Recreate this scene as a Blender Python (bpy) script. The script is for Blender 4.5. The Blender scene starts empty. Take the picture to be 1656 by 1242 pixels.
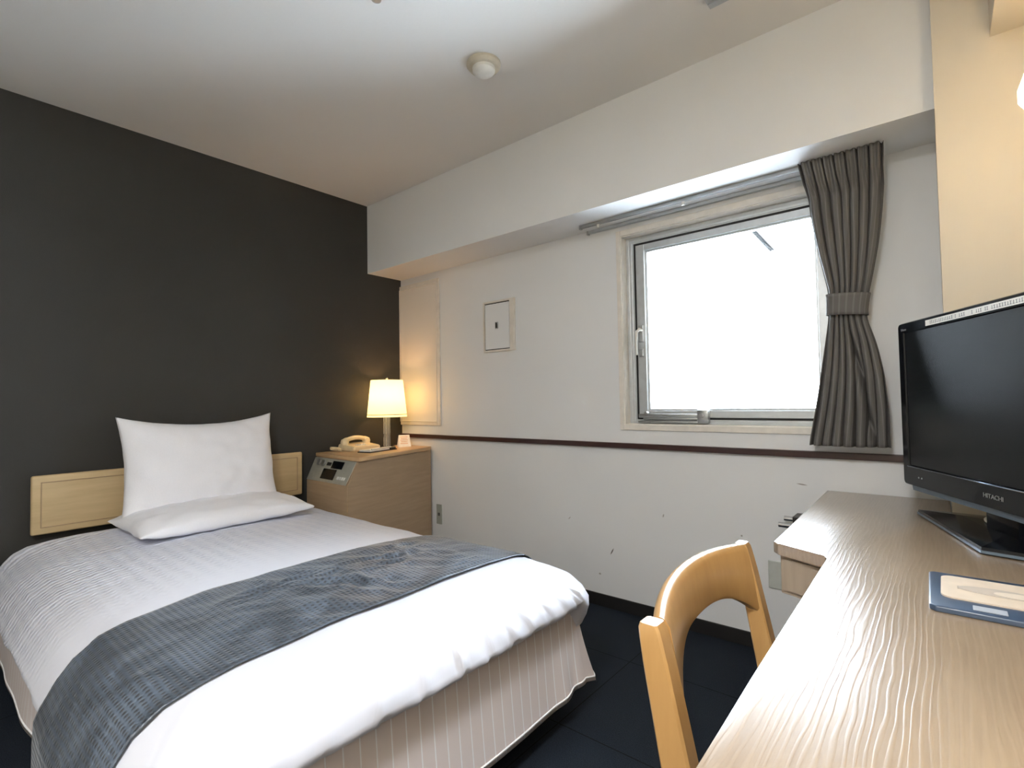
import bpy, bmesh, math, random
from mathutils import Vector, Matrix, noise
random.seed(7)
S = bpy.context.scene
COL = S.collection
PI = math.pi

# ------------------------------------------------------------------ camera, world, exposure
CAM = Vector((2.9828, -2.33, 1.0555))
yaw, pit, rol = 6.96742970e-01, 3.21558083e-02, -1.74192516e-02
fw = Vector((-math.sin(yaw)*math.cos(pit), math.cos(yaw)*math.cos(pit), math.sin(pit)))
rt = Vector((math.cos(yaw), math.sin(yaw), 0)); up = rt.cross(fw)
r2 = rt*math.cos(rol)+up*math.sin(rol); u2 = -rt*math.sin(rol)+up*math.cos(rol)
cd = bpy.data.cameras.new('camera'); cam = bpy.data.objects.new('camera', cd); COL.objects.link(cam)
M = Matrix((r2, u2, -fw)).transposed().to_4x4(); M.translation = CAM
cam.matrix_world = M
cd.sensor_width = 36; cd.lens = 833.09/1656*36; cd.clip_start = .02
S.camera = cam

w = bpy.data.worlds.new('sky'); S.world = w; w.use_nodes = True
bg = w.node_tree.nodes['Background']
bg.inputs[0].default_value = (.77, .885, 1, 1); bg.inputs[1].default_value = 15.0
S.view_settings.view_transform = 'Standard'; S.view_settings.look = 'None'
S.view_settings.gamma = 1; S.view_settings.exposure = 1.12; S.view_settings.use_curve_mapping = False
S.cycles.use_denoising = True
S.cycles.max_bounces = 12; S.cycles.diffuse_bounces = 8; S.cycles.transparent_max_bounces = 12
S.cycles.sample_clamp_indirect = 6

H = 2.40

# ------------------------------------------------------------------ materials
def newmat(name):
    m = bpy.data.materials.new(name); m.use_nodes = True
    return m, m.node_tree, m.node_tree.nodes['Principled BSDF']
def N(t, k, **kw):
    n = t.nodes.new(k)
    for a, b in kw.items():
        if a.startswith('i_'):
            n.inputs[a[2:].replace('_', ' ')].default_value = b
        else: setattr(n, a, b)
    return n
def ramp(t, stops):
    r = t.nodes.new('ShaderNodeValToRGB'); e = r.color_ramp.elements
    while len(e) < len(stops): e.new(.5)
    for i, (p, c) in enumerate(stops):
        e[i].position = p; e[i].color = (*c, 1) if len(c) == 3 else c
    return r
def coords(t, scale=(1, 1, 1), kind='Object', rot=(0, 0, 0)):
    tc = t.nodes.new('ShaderNodeTexCoord'); mp = t.nodes.new('ShaderNodeMapping')
    mp.inputs['Scale'].default_value = scale; mp.inputs['Rotation'].default_value = rot
    t.links.new(tc.outputs[kind], mp.inputs[0]); return mp
def plain(name, col, rough=.5, metal=0, coat=0, var=.06, nscale=30, bump=.0, spec=.5):
    m, t, b = newmat(name)
    mp = coords(t, (nscale,)*3); nz = N(t, 'ShaderNodeTexNoise', i_Scale=1.0, i_Detail=4.0)
    t.links.new(mp.outputs[0], nz.inputs[0])
    lo = tuple(c*(1-var) for c in col); hi = tuple(min(1, c*(1+var)) for c in col)
    r = ramp(t, [(.3, lo), (.7, hi)]); t.links.new(nz.outputs[0], r.inputs[0])
    t.links.new(r.outputs[0], b.inputs['Base Color'])
    b.inputs['Roughness'].default_value = rough; b.inputs['Metallic'].default_value = metal
    b.inputs['Coat Weight'].default_value = coat; b.inputs['Coat Roughness'].default_value = .1
    b.inputs['Specular IOR Level'].default_value = spec
    if bump:
        bp = N(t, 'ShaderNodeBump', i_Strength=bump, i_Distance=.002)
        t.links.new(nz.outputs[0], bp.inputs['Height']); t.links.new(bp.outputs[0], b.inputs['Normal'])
    return m
def emis(name, col, st):
    m, t, b = newmat(name)
    b.inputs['Base Color'].default_value = (*col, 1)
    b.inputs['Emission Color'].default_value = (*col, 1); b.inputs['Emission Strength'].default_value = st
    return m
def wallpaper(name, col, marks=(), vstr=.25, rough=.85, sc=(260, 260, 14), var=.03):
    m, t, b = newmat(name)
    mp = coords(t, sc); nz = N(t, 'ShaderNodeTexNoise', i_Scale=1.0, i_Detail=3.0)
    t.links.new(mp.outputs[0], nz.inputs[0])
    mp2 = coords(t, (1.3,)*3); nz2 = N(t, 'ShaderNodeTexNoise', i_Scale=1.0, i_Detail=2.0)
    t.links.new(mp2.outputs[0], nz2.inputs[0])
    r = ramp(t, [(.3, tuple(c*(1-var) for c in col)), (.7, tuple(c*(1+var) for c in col))])
    t.links.new(nz2.outputs[0], r.inputs[0]); last = r.outputs[0]
    tc = t.nodes.new('ShaderNodeTexCoord')
    for (px, pz, ax, az, ang, c) in marks:
        mp3 = N(t, 'ShaderNodeMapping', vector_type='TEXTURE')
        mp3.inputs['Location'].default_value = (px, 0, pz); mp3.inputs['Rotation'].default_value = (0, ang, 0)
        mp3.inputs['Scale'].default_value = (ax, 1, az)
        t.links.new(tc.outputs['Object'], mp3.inputs[0])
        ln = N(t, 'ShaderNodeVectorMath', operation='LENGTH'); 
        fl = N(t, 'ShaderNodeVectorMath', operation='MULTIPLY'); fl.inputs[1].default_value = (1, 0, 1)
        t.links.new(mp3.outputs[0], fl.inputs[0]); t.links.new(fl.outputs[0], ln.inputs[0])
        mr = N(t, 'ShaderNodeMapRange'); mr.inputs['From Min'].default_value = 1.0; mr.inputs['From Max'].default_value = .5
        t.links.new(ln.outputs['Value'], mr.inputs['Value'])
        mx = N(t, 'ShaderNodeMix', data_type='RGBA'); mx.inputs[7].default_value = (*c, 1)
        t.links.new(mr.outputs[0], mx.inputs[0]); t.links.new(last, mx.inputs[6]); last = mx.outputs[2]
    t.links.new(last, b.inputs['Base Color'])
    bp = N(t, 'ShaderNodeBump', i_Strength=vstr, i_Distance=.0015)
    t.links.new(nz.outputs[0], bp.inputs['Height']); t.links.new(bp.outputs[0], b.inputs['Normal'])
    b.inputs['Roughness'].default_value = rough
    b.inputs['Specular IOR Level'].default_value = .25
    return m
def wood(name, light, dark, sc=(40, 3, 40), rough=.35, coat=0, bump=.15, wave=None, spec=.5, bd=.001, cior=1.5, crough=.16):
    m, t, b = newmat(name)
    mp = coords(t, sc); nz = N(t, 'ShaderNodeTexNoise', i_Scale=1.0, i_Detail=6.0, i_Roughness=.6)
    t.links.new(mp.outputs[0], nz.inputs[0])
    r = ramp(t, [(.3, dark), (.7, light)]); t.links.new(nz.outputs[0], r.inputs[0])
    col = r.outputs[0]; hgt = nz.outputs[0]
    if wave:
        mp2 = coords(t, wave[0]); wv = N(t, 'ShaderNodeTexWave', i_Scale=wave[1], i_Distortion=wave[2], i_Detail=2.0)
        wv.inputs['Detail Scale'].default_value = .8
        t.links.new(mp2.outputs[0], wv.inputs[0])
        r2_ = ramp(t, [(.55, (0, 0, 0)), (.95, (1, 1, 1))]); t.links.new(wv.outputs[1], r2_.inputs[0])
        mx = N(t, 'ShaderNodeMix', data_type='RGBA', blend_type='MIX'); mx.inputs[7].default_value = (*[min(1, c*wave[3]) for c in light], 1)
        mu = N(t, 'ShaderNodeMath', operation='MULTIPLY'); mu.inputs[1].default_value = .35
        t.links.new(r2_.outputs[0], mu.inputs[0]); t.links.new(mu.outputs[0], mx.inputs[0])
        t.links.new(col, mx.inputs[6]); col = mx.outputs[2]
        ad = N(t, 'ShaderNodeMath', operation='ADD'); t.links.new(hgt, ad.inputs[0]); t.links.new(r2_.outputs[0], ad.inputs[1]); hgt = ad.outputs[0]
    t.links.new(col, b.inputs['Base Color'])
    b.inputs['Roughness'].default_value = rough; b.inputs['Coat Weight'].default_value = coat
    b.inputs['Coat IOR'].default_value = cior; b.inputs['Coat Roughness'].default_value = crough; b.inputs['Specular IOR Level'].default_value = spec
    bp = N(t, 'ShaderNodeBump', i_Strength=bump, i_Distance=bd)
    t.links.new(hgt, bp.inputs['Height']); t.links.new(bp.outputs[0], b.inputs['Normal'])
    if coat: t.links.new(bp.outputs[0], b.inputs['Coat Normal'])
    return m

M_white = wallpaper('white_wallpaper', (.755, .765, .775), marks=[
    (1.673, .285, .004, .022, .5, (.12, .11, .1)), (2.536, .70, .022, .003, .1, (.3, .28, .26)),
    (2.10, .34, .006, .006, 0, (.35, .33, .3)), (1.95, .5, .004, .01, .3, (.4, .38, .36)), (2.3, .46, .005, .005, 0, (.35, .33, .3)),
    (1.60, .16, .008, .006, 0, (.4, .38, .35)), (1.42, .42, .003, .012, .8, (.45, .43, .4))])
M_cream = wallpaper('cream_wallpaper', (.66, .60, .50))
M_ceil = wallpaper('ceiling_paper', (.75, .745, .735), sc=(90, 90, 90), vstr=.15)
M_dark = wallpaper('charcoal_wallpaper', (.042, .041, .038), sc=(300, 300, 300), vstr=.5, rough=.62, var=.1)
M_panel = wallpaper('cream_panel', (.74, .70, .64), vstr=.1)
M_trimw = plain('cream_trim', (.72, .68, .62), .5)
M_rail = wood('dark_rail_wood', (.055, .022, .018), (.03, .012, .01), sc=(3, 40, 40), rough=.3)
M_base = plain('black_vinyl', (.012, .011, .011), .5)
M_alu = plain('anodised_aluminium', (.62, .65, .67), .35, metal=.55)
M_alud = plain('dull_aluminium', (.42, .43, .43), .35, metal=.8)
M_chrome = plain('chrome', (.75, .75, .76), .12, metal=1)
M_black = plain('black_rubber', (.006, .006, .006), .6)
M_desk = wood('desk_ash_wood', (.36, .26, .165), (.30, .21, .13), sc=(130, 9, 60), rough=.34, coat=1.0, bump=.22, wave=((2.2, .30, 2), 16.0, 9.0, 1.12), bd=.0006, cior=1.8, crough=.24)
M_deskb = wood('desk_side_wood', (.43, .345, .26), (.35, .28, .21), sc=(60, 60, 4), rough=.5, bump=.2)
M_chair = wood('beech_wood', (.58, .335, .125), (.50, .28, .10), sc=(30, 30, 4), rough=.28, coat=.4, bump=.05)
M_head = wood('maple_wood', (.56, .42, .235), (.47, .35, .19), sc=(30, 3, 30), rough=.4, bump=.05)
M_night = wood('nightstand_wood', (.42, .30, .19), (.35, .25, .155), sc=(4, 4, 50), rough=.42, bump=.08)
M_linen = plain('white_linen', (.85, .86, .91), .8, var=.015, nscale=200, bump=.15, spec=.2)
M_blackgl = plain('gloss_black_plastic', (.005, .006, .008), .14, var=.0, spec=.22)
M_screen = plain('screen_glass', (.006, .007, .008), .25, var=0, spec=.2)
M_silver = plain('silver_blue_plastic', (.14, .19, .25), .3, metal=.5)
M_whitepl = plain('white_plastic', (.72, .72, .68), .4)
M_cream_pl = plain('cream_plastic', (.74, .62, .40), .35)
M_grayprint = plain('grey_print', (.30, .30, .31), .5)
M_paper = plain('white_paper', (.85, .83, .78), .7)
M_ink = plain('ink', (.12, .12, .14), .6)
M_blackp = plain('dark_plastic', (.02, .018, .016), .4)
M_panelm = plain('control_panel_metal', (.44, .44, .38), .4, metal=.3)
M_navy = plain('navy_leather', (.045, .075, .13), .32, coat=.3)
M_wood_base = plain('plain_board', (.2, .15, .1), .7)

def carpet():
    m, t, b = newmat('navy_carpet_tile')
    mp = coords(t, (380,)*3); nz = N(t, 'ShaderNodeTexNoise', i_Scale=1.0, i_Detail=3.0); t.links.new(mp.outputs[0], nz.inputs[0])
    r = ramp(t, [(.3, (.006, .007, .009)), (.75, (.026, .036, .052))]); t.links.new(nz.outputs[0], r.inputs[0])
    tc = t.nodes.new('ShaderNodeTexCoord'); sx = t.nodes.new('ShaderNodeSeparateXYZ'); t.links.new(tc.outputs['Object'], sx.inputs[0])
    outs = []
    for ax, off in ((0, .02), (1, .43)):
        a = N(t, 'ShaderNodeMath', operation='ADD'); a.inputs[1].default_value = 10+off; t.links.new(sx.outputs[ax], a.inputs[0])
        f = N(t, 'ShaderNodeMath', operation='MODULO'); f.inputs[1].default_value = .5; t.links.new(a.outputs[0], f.inputs[0])
        l = N(t, 'ShaderNodeMath', operation='LESS_THAN'); l.inputs[1].default_value = .004; t.links.new(f.outputs[0], l.inputs[0]); outs.append(l)
    mxm = N(t, 'ShaderNodeMath', operation='MAXIMUM'); t.links.new(outs[0].outputs[0], mxm.inputs[0]); t.links.new(outs[1].outputs[0], mxm.inputs[1])
    mx = N(t, 'ShaderNodeMix', data_type='RGBA'); mx.inputs[7].default_value = (.003, .003, .004, 1)
    t.links.new(mxm.outputs[0], mx.inputs[0]); t.links.new(r.outputs[0], mx.inputs[6]); t.links.new(mx.outputs[2], b.inputs['Base Color'])
    bp = N(t, 'ShaderNodeBump', i_Strength=.8, i_Distance=.003); t.links.new(nz.outputs[0], bp.inputs['Height']); t.links.new(bp.outputs[0], b.inputs['Normal'])
    b.inputs['Roughness'].default_value = .9; b.inputs['Specular IOR Level'].default_value = .15
    return m
M_carpet = carpet()

def duvet_mat():
    # white sateen with small woven chevrons towards the head, plain towards the foot
    m, t, b = newmat('white_sateen')
    mp = coords(t, (1, 1, 1), 'UV')
    wv = N(t, 'ShaderNodeTexWave', i_Scale=11.0, i_Distortion=2.4, bands_direction='X'); wv.inputs['Detail'].default_value = 1
    wv.inputs['Detail Scale'].default_value = 3.0
    t.links.new(mp.outputs[0], wv.inputs[0])
    wv2_ = N(t, 'ShaderNodeTexWave', i_Scale=6.0, i_Distortion=1.0, bands_direction='Y'); t.links.new(mp.outputs[0], wv2_.inputs[0])
    wv2 = N(t, 'ShaderNodeMapRange'); wv2.inputs['To Min'].default_value = .45; t.links.new(wv2_.outputs[1], wv2.inputs['Value'])
    mu = N(t, 'ShaderNodeMath', operation='MULTIPLY'); t.links.new(wv.outputs[1], mu.inputs[0]); t.links.new(wv2.outputs[0], mu.inputs[1])
    sx = t.nodes.new('ShaderNodeSeparateXYZ'); t.links.new(mp.outputs[0], sx.inputs[0])
    mr = N(t, 'ShaderNodeMapRange'); mr.inputs['From Min'].default_value = .75; mr.inputs['From Max'].default_value = 1.25; mr.inputs['To Min'].default_value = .95; mr.inputs['To Max'].default_value = 0
    t.links.new(sx.outputs[0], mr.inputs['Value'])
    bp = N(t, 'ShaderNodeBump', i_Distance=.0042); t.links.new(mu.outputs[0], bp.inputs['Height']); t.links.new(mr.outputs[0], bp.inputs['Strength'])
    t.links.new(bp.outputs[0], b.inputs['Normal'])
    b.inputs['Base Color'].default_value = (.68, .70, .79, 1)
    
    fa = N(t, 'ShaderNodeMath', operation='MULTIPLY'); t.links.new(mu.outputs[0], fa.inputs[0]); t.links.new(mr.outputs[0], fa.inputs[1])
    r = ramp(t, [(.05, (.73, .745, .825)), (.7, (.62, .65, .755))]); t.links.new(fa.outputs[0], r.inputs[0]); t.links.new(r.outputs[0], b.inputs['Base Color'])
    b.inputs['Roughness'].default_value = .55; b.inputs['Specular IOR Level'].default_value = .35
    b.inputs['Sheen Weight'].default_value = .15
    return m
M_duvet = duvet_mat()
def runner_mat():
    m, t, b = newmat('grey_waffle_fabric')
    mp = coords(t, (1, 1, 1), 'UV')
    a = N(t, 'ShaderNodeTexWave', i_Scale=21.0, i_Distortion=0.6, bands_direction='X'); t.links.new(mp.outputs[0], a.inputs[0])
    c = N(t, 'ShaderNodeTexWave', i_Scale=24.0, i_Distortion=0.6, bands_direction='Y'); t.links.new(mp.outputs[0], c.inputs[0])
    mu = N(t, 'ShaderNodeMath', operation='MULTIPLY'); t.links.new(a.outputs[1], mu.inputs[0]); t.links.new(c.outputs[1], mu.inputs[1])
    nz = N(t, 'ShaderNodeTexNoise', i_Scale=7.0, i_Detail=3.0, i_Distortion=1.2); t.links.new(mp.outputs[0], nz.inputs[0])
    r = ramp(t, [(.15, (.088, .112, .147)), (.7, (.034, .037, .043))]); t.links.new(mu.outputs[0], r.inputs[0])
    r2_ = ramp(t, [(.4, (.7, .7, .7)), (.62, (1.35, 1.35, 1.35))]); t.links.new(nz.outputs[0], r2_.inputs[0])
    mx = N(t, 'ShaderNodeMix', data_type='RGBA', blend_type='MULTIPLY'); mx.inputs[0].default_value = 1
    t.links.new(r.outputs[0], mx.inputs[6]); t.links.new(r2_.outputs[0], mx.inputs[7]); t.links.new(mx.outputs[2], b.inputs['Base Color'])
    bp = N(t, 'ShaderNodeBump', i_Strength=.6, i_Distance=.003, invert=True); t.links.new(mu.outputs[0], bp.inputs['Height']); t.links.new(bp.outputs[0], b.inputs['Normal'])
    b.inputs['Roughness'].default_value = .38; b.inputs['Specular IOR Level'].default_value = .8
    b.inputs['Sheen Weight'].default_value = .25; b.inputs['Sheen Roughness'].default_value = .35
    return m
M_runner = runner_mat()
def stripe_mat(name, base, line, period, width, rough=.8):
    m, t, b = newmat(name)
    tc = t.nodes.new('ShaderNodeTexCoord'); sx = t.nodes.new('ShaderNodeSeparateXYZ'); t.links.new(tc.outputs['UV'], sx.inputs[0])
    a = N(t, 'ShaderNodeMath', operation='ADD'); a.inputs[1].default_value = 50*period; t.links.new(sx.outputs[0], a.inputs[0])
    f = N(t, 'ShaderNodeMath', operation='MODULO'); f.inputs[1].default_value = period; t.links.new(a.outputs[0], f.inputs[0])
    l = N(t, 'ShaderNodeMath', operation='LESS_THAN'); l.inputs[1].default_value = width; t.links.new(f.outputs[0], l.inputs[0])
    mx = N(t, 'ShaderNodeMix', data_type='RGBA'); mx.inputs[6].default_value = (*base, 1); mx.inputs[7].default_value = (*line, 1)
    t.links.new(l.outputs[0], mx.inputs[0]); t.links.new(mx.outputs[2], b.inputs['Base Color'])
    b.inputs['Roughness'].default_value = rough; b.inputs['Specular IOR Level'].default_value = .3
    return m
M_skirt = stripe_mat('pinstriped_taupe_fabric', (.80, .715, .69), (.97, .96, .97), .040, .0035, .6)
M_curt = stripe_mat('grey_striped_curtain', (.118, .112, .106), (.16, .155, .15), .016, .004, .75)

def glass_mat():
    m, t, b = newmat('window_glass')
    o = t.nodes['Material Output']; tr = N(t, 'ShaderNodeBsdfTransparent'); gl = N(t, 'ShaderNodeBsdfGlossy'); gl.inputs['Roughness'].default_value = .02
    fr = N(t, 'ShaderNodeFresnel', i_IOR=1.35); mx = t.nodes.new('ShaderNodeMixShader')
    t.links.new(fr.outputs[0], mx.inputs[0]); t.links.new(tr.outputs[0], mx.inputs[1]); t.links.new(gl.outputs[0], mx.inputs[2]); t.links.new(mx.outputs[0], o.inputs[0])
    return m
M_glass = glass_mat()
def crystal():
    m, t, b = newmat('clear_acrylic')
    b.inputs['Transmission Weight'].default_value = .85; b.inputs['Roughness'].default_value = .04; b.inputs['Base Color'].default_value = (.95, .95, .92, 1)
    b.inputs['IOR'].default_value = 1.45
    return m
M_crystal = crystal()
def shade_mat(name, col, est, tcol):
    m, t, b = newmat(name)
    o = t.nodes['Material Output']; di = N(t, 'ShaderNodeBsdfDiffuse'); di.inputs[0].default_value = (*tcol, 1)
    tl = N(t, 'ShaderNodeBsdfTranslucent'); tl.inputs[0].default_value = (*tcol, 1)
    mx = t.nodes.new('ShaderNodeMixShader'); mx.inputs[0].default_value = .6
    em = N(t, 'ShaderNodeEmission'); em.inputs[0].default_value = (*col, 1); em.inputs[1].default_value = est
    ad = t.nodes.new('ShaderNodeAddShader')
    t.links.new(di.outputs[0], mx.inputs[1]); t.links.new(tl.outputs[0], mx.inputs[2]); t.links.new(mx.outputs[0], ad.inputs[0]); t.links.new(em.outputs[0], ad.inputs[1])
    t.links.new(ad.outputs[0], o.inputs[0]); return m
M_shade = shade_mat('glowing_shade_fabric', (1, .93, .40), .36, (.95, .85, .6))

# ------------------------------------------------------------------ mesh helpers
class MB:
    def __init__(s): s.bm = bmesh.new(); s.uv = s.bm.loops.layers.uv.new('UVMap')
    def box(s, x0, x1, y0, y1, z0, z1, bev=0, seg=2, rotz=0, piv=None, mat=None):
        c = Vector(((x0+x1)/2, (y0+y1)/2, (z0+z1)/2))
        g = bmesh.ops.create_cube(s.bm, size=1)['verts']
        for v in g: v.co = Vector((v.co.x*(x1-x0), v.co.y*(y1-y0), v.co.z*(z1-z0)))+c
        if bev:
            es = list({e for v in g for e in v.link_edges})
            r = bmesh.ops.bevel(s.bm, geom=es, offset=bev, segments=seg, profile=.5, affect='EDGES')
            g = list({v for f in r['faces'] for v in f.verts} | {v for v in g if v.is_valid})
        if mat is not None:
            for v in g: v.co = mat @ v.co
        if rotz:
            p = Vector(piv) if piv else c
            R = Matrix.Rotation(rotz, 3, 'Z')
            for v in g: v.co = R @ (v.co-p)+p
        return g
    def cyl(s, p0, p1, r0, r1=None, n=24, caps=True):
        p0, p1 = Vector(p0), Vector(p1); r1 = r0 if r1 is None else r1
        d = (p1-p0).normalized(); a = d.orthogonal().normalized(); b = d.cross(a)
        A = [s.bm.verts.new(p0+(a*math.cos(2*PI*i/n)+b*math.sin(2*PI*i/n))*r0) for i in range(n)]
        B = [s.bm.verts.new(p1+(a*math.cos(2*PI*i/n)+b*math.sin(2*PI*i/n))*r1) for i in range(n)]
        for i in range(n): s.bm.faces.new((A[i], A[(i+1) % n], B[(i+1) % n], B[i]))
        if caps: s.bm.faces.new(A[::-1]); s.bm.faces.new(B)
    def lathe(s, prof, c, n=40, sx=1, sy=1):
        rings = []
        for r, z in prof:
            if r < 1e-6: rings.append([s.bm.verts.new((c[0], c[1], c[2]+z))])
            else: rings.append([s.bm.verts.new((c[0]+sx*r*math.cos(2*PI*i/n), c[1]+sy*r*math.sin(2*PI*i/n), c[2]+z)) for i in range(n)])
        for A, B in zip(rings, rings[1:]):
            for i in range(n):
                j = (i+1) % n
                if len(A) == 1 and len(B) == 1: continue
                if len(A) == 1: s.bm.faces.new((A[0], B[i], B[j]))
                elif len(B) == 1: s.bm.faces.new((A[i], B[0], A[j]))
                else: s.bm.faces.new((A[i], B[i], B[j], A[j]))
    def tube(s, pts, r, n=10, caps=True):
        pts = [Vector(p) for p in pts]; rings = []
        a = None
        for i, p in enumerate(pts):
            d = (pts[min(i+1, len(pts)-1)]-pts[max(i-1, 0)]).normalized()
            if a is None: a = d.orthogonal().normalized()
            a = (a-d*a.dot(d)).normalized(); b = d.cross(a)
            rr = r[i] if isinstance(r, (list, tuple)) else r
            rings.append([s.bm.verts.new(p+(a*math.cos(2*PI*k/n)+b*math.sin(2*PI*k/n))*rr) for k in range(n)])
        for A, B in zip(rings, rings[1:]):
            for k in range(n): s.bm.faces.new((A[k], A[(k+1) % n], B[(k+1) % n], B[k]))
        if caps: s.bm.faces.new(rings[0][::-1]); s.bm.faces.new(rings[-1])
    def prism(s, poly, z0, z1, bev=0, top=None):
        A = [s.bm.verts.new((x, y, z0)) for x, y in poly]
        B = [s.bm.verts.new((x, y, z1)) for x, y in (top or poly)]
        n = len(poly); fs = []
        for i in range(n): fs.append(s.bm.faces.new((A[i], A[(i+1) % n], B[(i+1) % n], B[i])))
        fs.append(s.bm.faces.new(A[::-1])); fs.append(s.bm.faces.new(B))
        if bev:
            es = list({e for f in fs for e in f.edges})
            bmesh.ops.bevel(s.bm, geom=es, offset=bev, segments=3, profile=.5, affect='EDGES')
    def hull(s, loops):
        # loops: list of equal-length closed rings, skinned and capped
        R = [[s.bm.verts.new(p) for p in L] for L in loops]; n = len(R[0])
        for A, B in zip(R, R[1:]):
            for i in range(n): s.bm.faces.new((A[i], A[(i+1) % n], B[(i+1) % n], B[i]))
        s.bm.faces.new(R[0][::-1]); s.bm.faces.new(R[-1])
    def grid(s, f, nu, nv, uvf=None, closed=False):
        V = [[s.bm.verts.new(f(i/(nu-(0 if closed else 1)), j/(nv-1))) for j in range(nv)] for i in range(nu)]
        for i in range(nu if closed else nu-1):
            for j in range(nv-1):
                i2 = (i+1) % nu
                fc = s.bm.faces.new((V[i][j], V[i2][j], V[i2][j+1], V[i][j+1]))
                if uvf:
                    for lp, (a, b) in zip(fc.loops, ((i, j), (i+1, j), (i+1, j+1), (i, j+1))):
                        lp[s.uv].uv = uvf(a/(nu-(0 if closed else 1)), b/(nv-1))
        return V
    def frame(s, x0, x1, z0, z1, wd, y0, y1, bev=0):
        # rectangular ring in the xz plane
        wl, wr, wb, wt = wd if isinstance(wd, tuple) else (wd,)*4
        s.box(x0, x0+wl, y0, y1, z0, z1, bev); s.box(x1-wr, x1, y0, y1, z0, z1, bev)
        s.box(x0+wl, x1-wr, y0, y1, z0, z0+wb, bev); s.box(x0+wl, x1-wr, y0, y1, z1-wt, z1, bev)

def rootloc(p):
    v = Vector((0, 0, 0))
    while p: v += p.location; p = p.parent
    return v
def obj(name, mb, mat, parent=None, local=False, smooth=None, kind=None, mods=()):
    bm = mb.bm
    bmesh.ops.recalc_face_normals(bm, faces=bm.faces)
    off = Vector((0, 0, 0))
    if not local:
        if parent: off = rootloc(parent)
        elif kind != 'structure':
            xs = [v.co for v in bm.verts]
            off = Vector(((min(v.x for v in xs)+max(v.x for v in xs))/2, (min(v.y for v in xs)+max(v.y for v in xs))/2, min(v.z for v in xs)))
        for v in bm.verts: v.co -= off
    me = bpy.data.meshes.new(name); bm.to_mesh(me); bm.free()
    o = bpy.data.objects.new(name, me); COL.objects.link(o)
    me.materials.append(mat)
    if parent: o.parent = parent
    elif not local: o.location = off
    if smooth is not None:
        for p in me.polygons: p.use_smooth = True
        if smooth < 180:
            me.set_sharp_from_angle(angle=math.radians(smooth))
    for k, kw in mods:
        md = o.modifiers.new(k.lower(), k)
        for a, b in kw.items(): setattr(md, a, b)
    if kind: o['kind'] = kind
    return o
def thing(name, label, cat, loc=(0, 0, 0), rotz=0, group=None, kind=None):
    o = bpy.data.objects.new(name, None); COL.objects.link(o); o.location = loc; o.rotation_euler = (0, 0, rotz); o.empty_display_size = .1
    if kind: o['kind'] = kind
    if label: o['label'] = label
    if cat: o['category'] = cat
    if group: o['group'] = group
    return o
def tag(o, label, cat=None, group=None):
    o['label'] = label
    if cat: o['category'] = cat
    if group: o['group'] = group
    return o
def struct(name, mb, mat, parent=None, smooth=None):
    return obj(name, mb, mat, parent, kind=None if parent else 'structure', smooth=smooth)
def text(s, size, mat, name, parent, matrix, depth=.0004, spacing=1.0, sx=1.0):
    cu = bpy.data.curves.new('txt', 'FONT'); cu.body = s; cu.size = size; cu.align_x = 'CENTER'; cu.align_y = 'CENTER'; cu.extrude = depth; cu.space_character = spacing
    t = bpy.data.objects.new('txt', cu); COL.objects.link(t)
    dg = bpy.context.evaluated_depsgraph_get(); dg.update()
    me = bpy.data.meshes.new_from_object(t.evaluated_get(dg)); bpy.data.objects.remove(t); bpy.data.curves.remove(cu)
    for v in me.vertices: v.co = matrix @ Vector((v.co.x*sx, v.co.y, v.co.z))
    me.materials.clear(); me.materials.append(mat); me.name = name
    o = bpy.data.objects.new(name, me); COL.objects.link(o); o.parent = parent
    return o

# ------------------------------------------------------------------ room shell
XR, YN, T = 3.45, -3.35, .15
m = MB(); m.box(-T, XR+T, YN-T, T, -T, 0); struct('floor', m, M_carpet)
m = MB(); m.box(-T, XR+T, YN-T, T, H, H+T); struct('ceiling', m, M_ceil)
m = MB(); m.box(-T, 0, YN, 0, 0, H); struct('wall_left', m, M_dark)
m = MB(); m.box(-T, XR+T, YN-T, YN, 0, H); struct('wall_near', m, M_cream)
m = MB(); m.box(XR, XR+T, YN, 0, 0, H); struct('wall_right', m, M_cream)
OX0, OX1, OZ0, OZ1 = 1.762, 2.707, .927, 1.870
m = MB()
for a in ((-T, OX0, 0, H), (OX1, XR+T, 0, H), (OX0, OX1, 0, OZ0), (OX0, OX1, OZ1, H)):
    m.box(a[0], a[1], 0, T, a[2], a[3])
struct('wall_far', m, M_white)
m = MB(); m.box(.001, 2.991, -.28, -.0005, 1.936, H); struct('ceiling_beam', m, M_white)
m = MB(); m.box(2.991, XR, -.33, -.0005, 0, H); struct('wall_pillar', m, M_cream)
m = MB(); m.box(3.119, XR, YN, -.33, 2.074, H); struct('ceiling_soffit', m, M_cream)
m = MB(); m.box(0, 2.991, -.008, 0, 0, .062, .002); struct('baseboard_far', m, M_base)
m = MB(); m.box(0, .008, YN, -.009, 0, .062, .002); struct('baseboard_left', m, M_base)
m = MB(); m.box(.009, XR, YN, YN+.008, 0, .062, .002); struct('baseboard_near', m, M_base)
m = MB(); m.box(.0, 2.991, -.022, 0, .810, .836, .003); struct('trim_1', m, M_rail)
# cream panel with moulding beside the dark wall
m = MB(); m.frame(.002, .418, .896, 1.888, (.001, .028, .028, .028), -.012, 0, .004); pn = struct('trim_2', m, M_trimw)
m = MB(); m.frame(.002, .392, .920, 1.862, (.001, .008, .008, .008), -.016, 0, .003); struct('inner_moulding', m, M_panel, pn)
m = MB(); m.box(.002, .392, -.006, 0, .92, 1.862); struct('panel_board', m, M_panel, pn)

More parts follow.
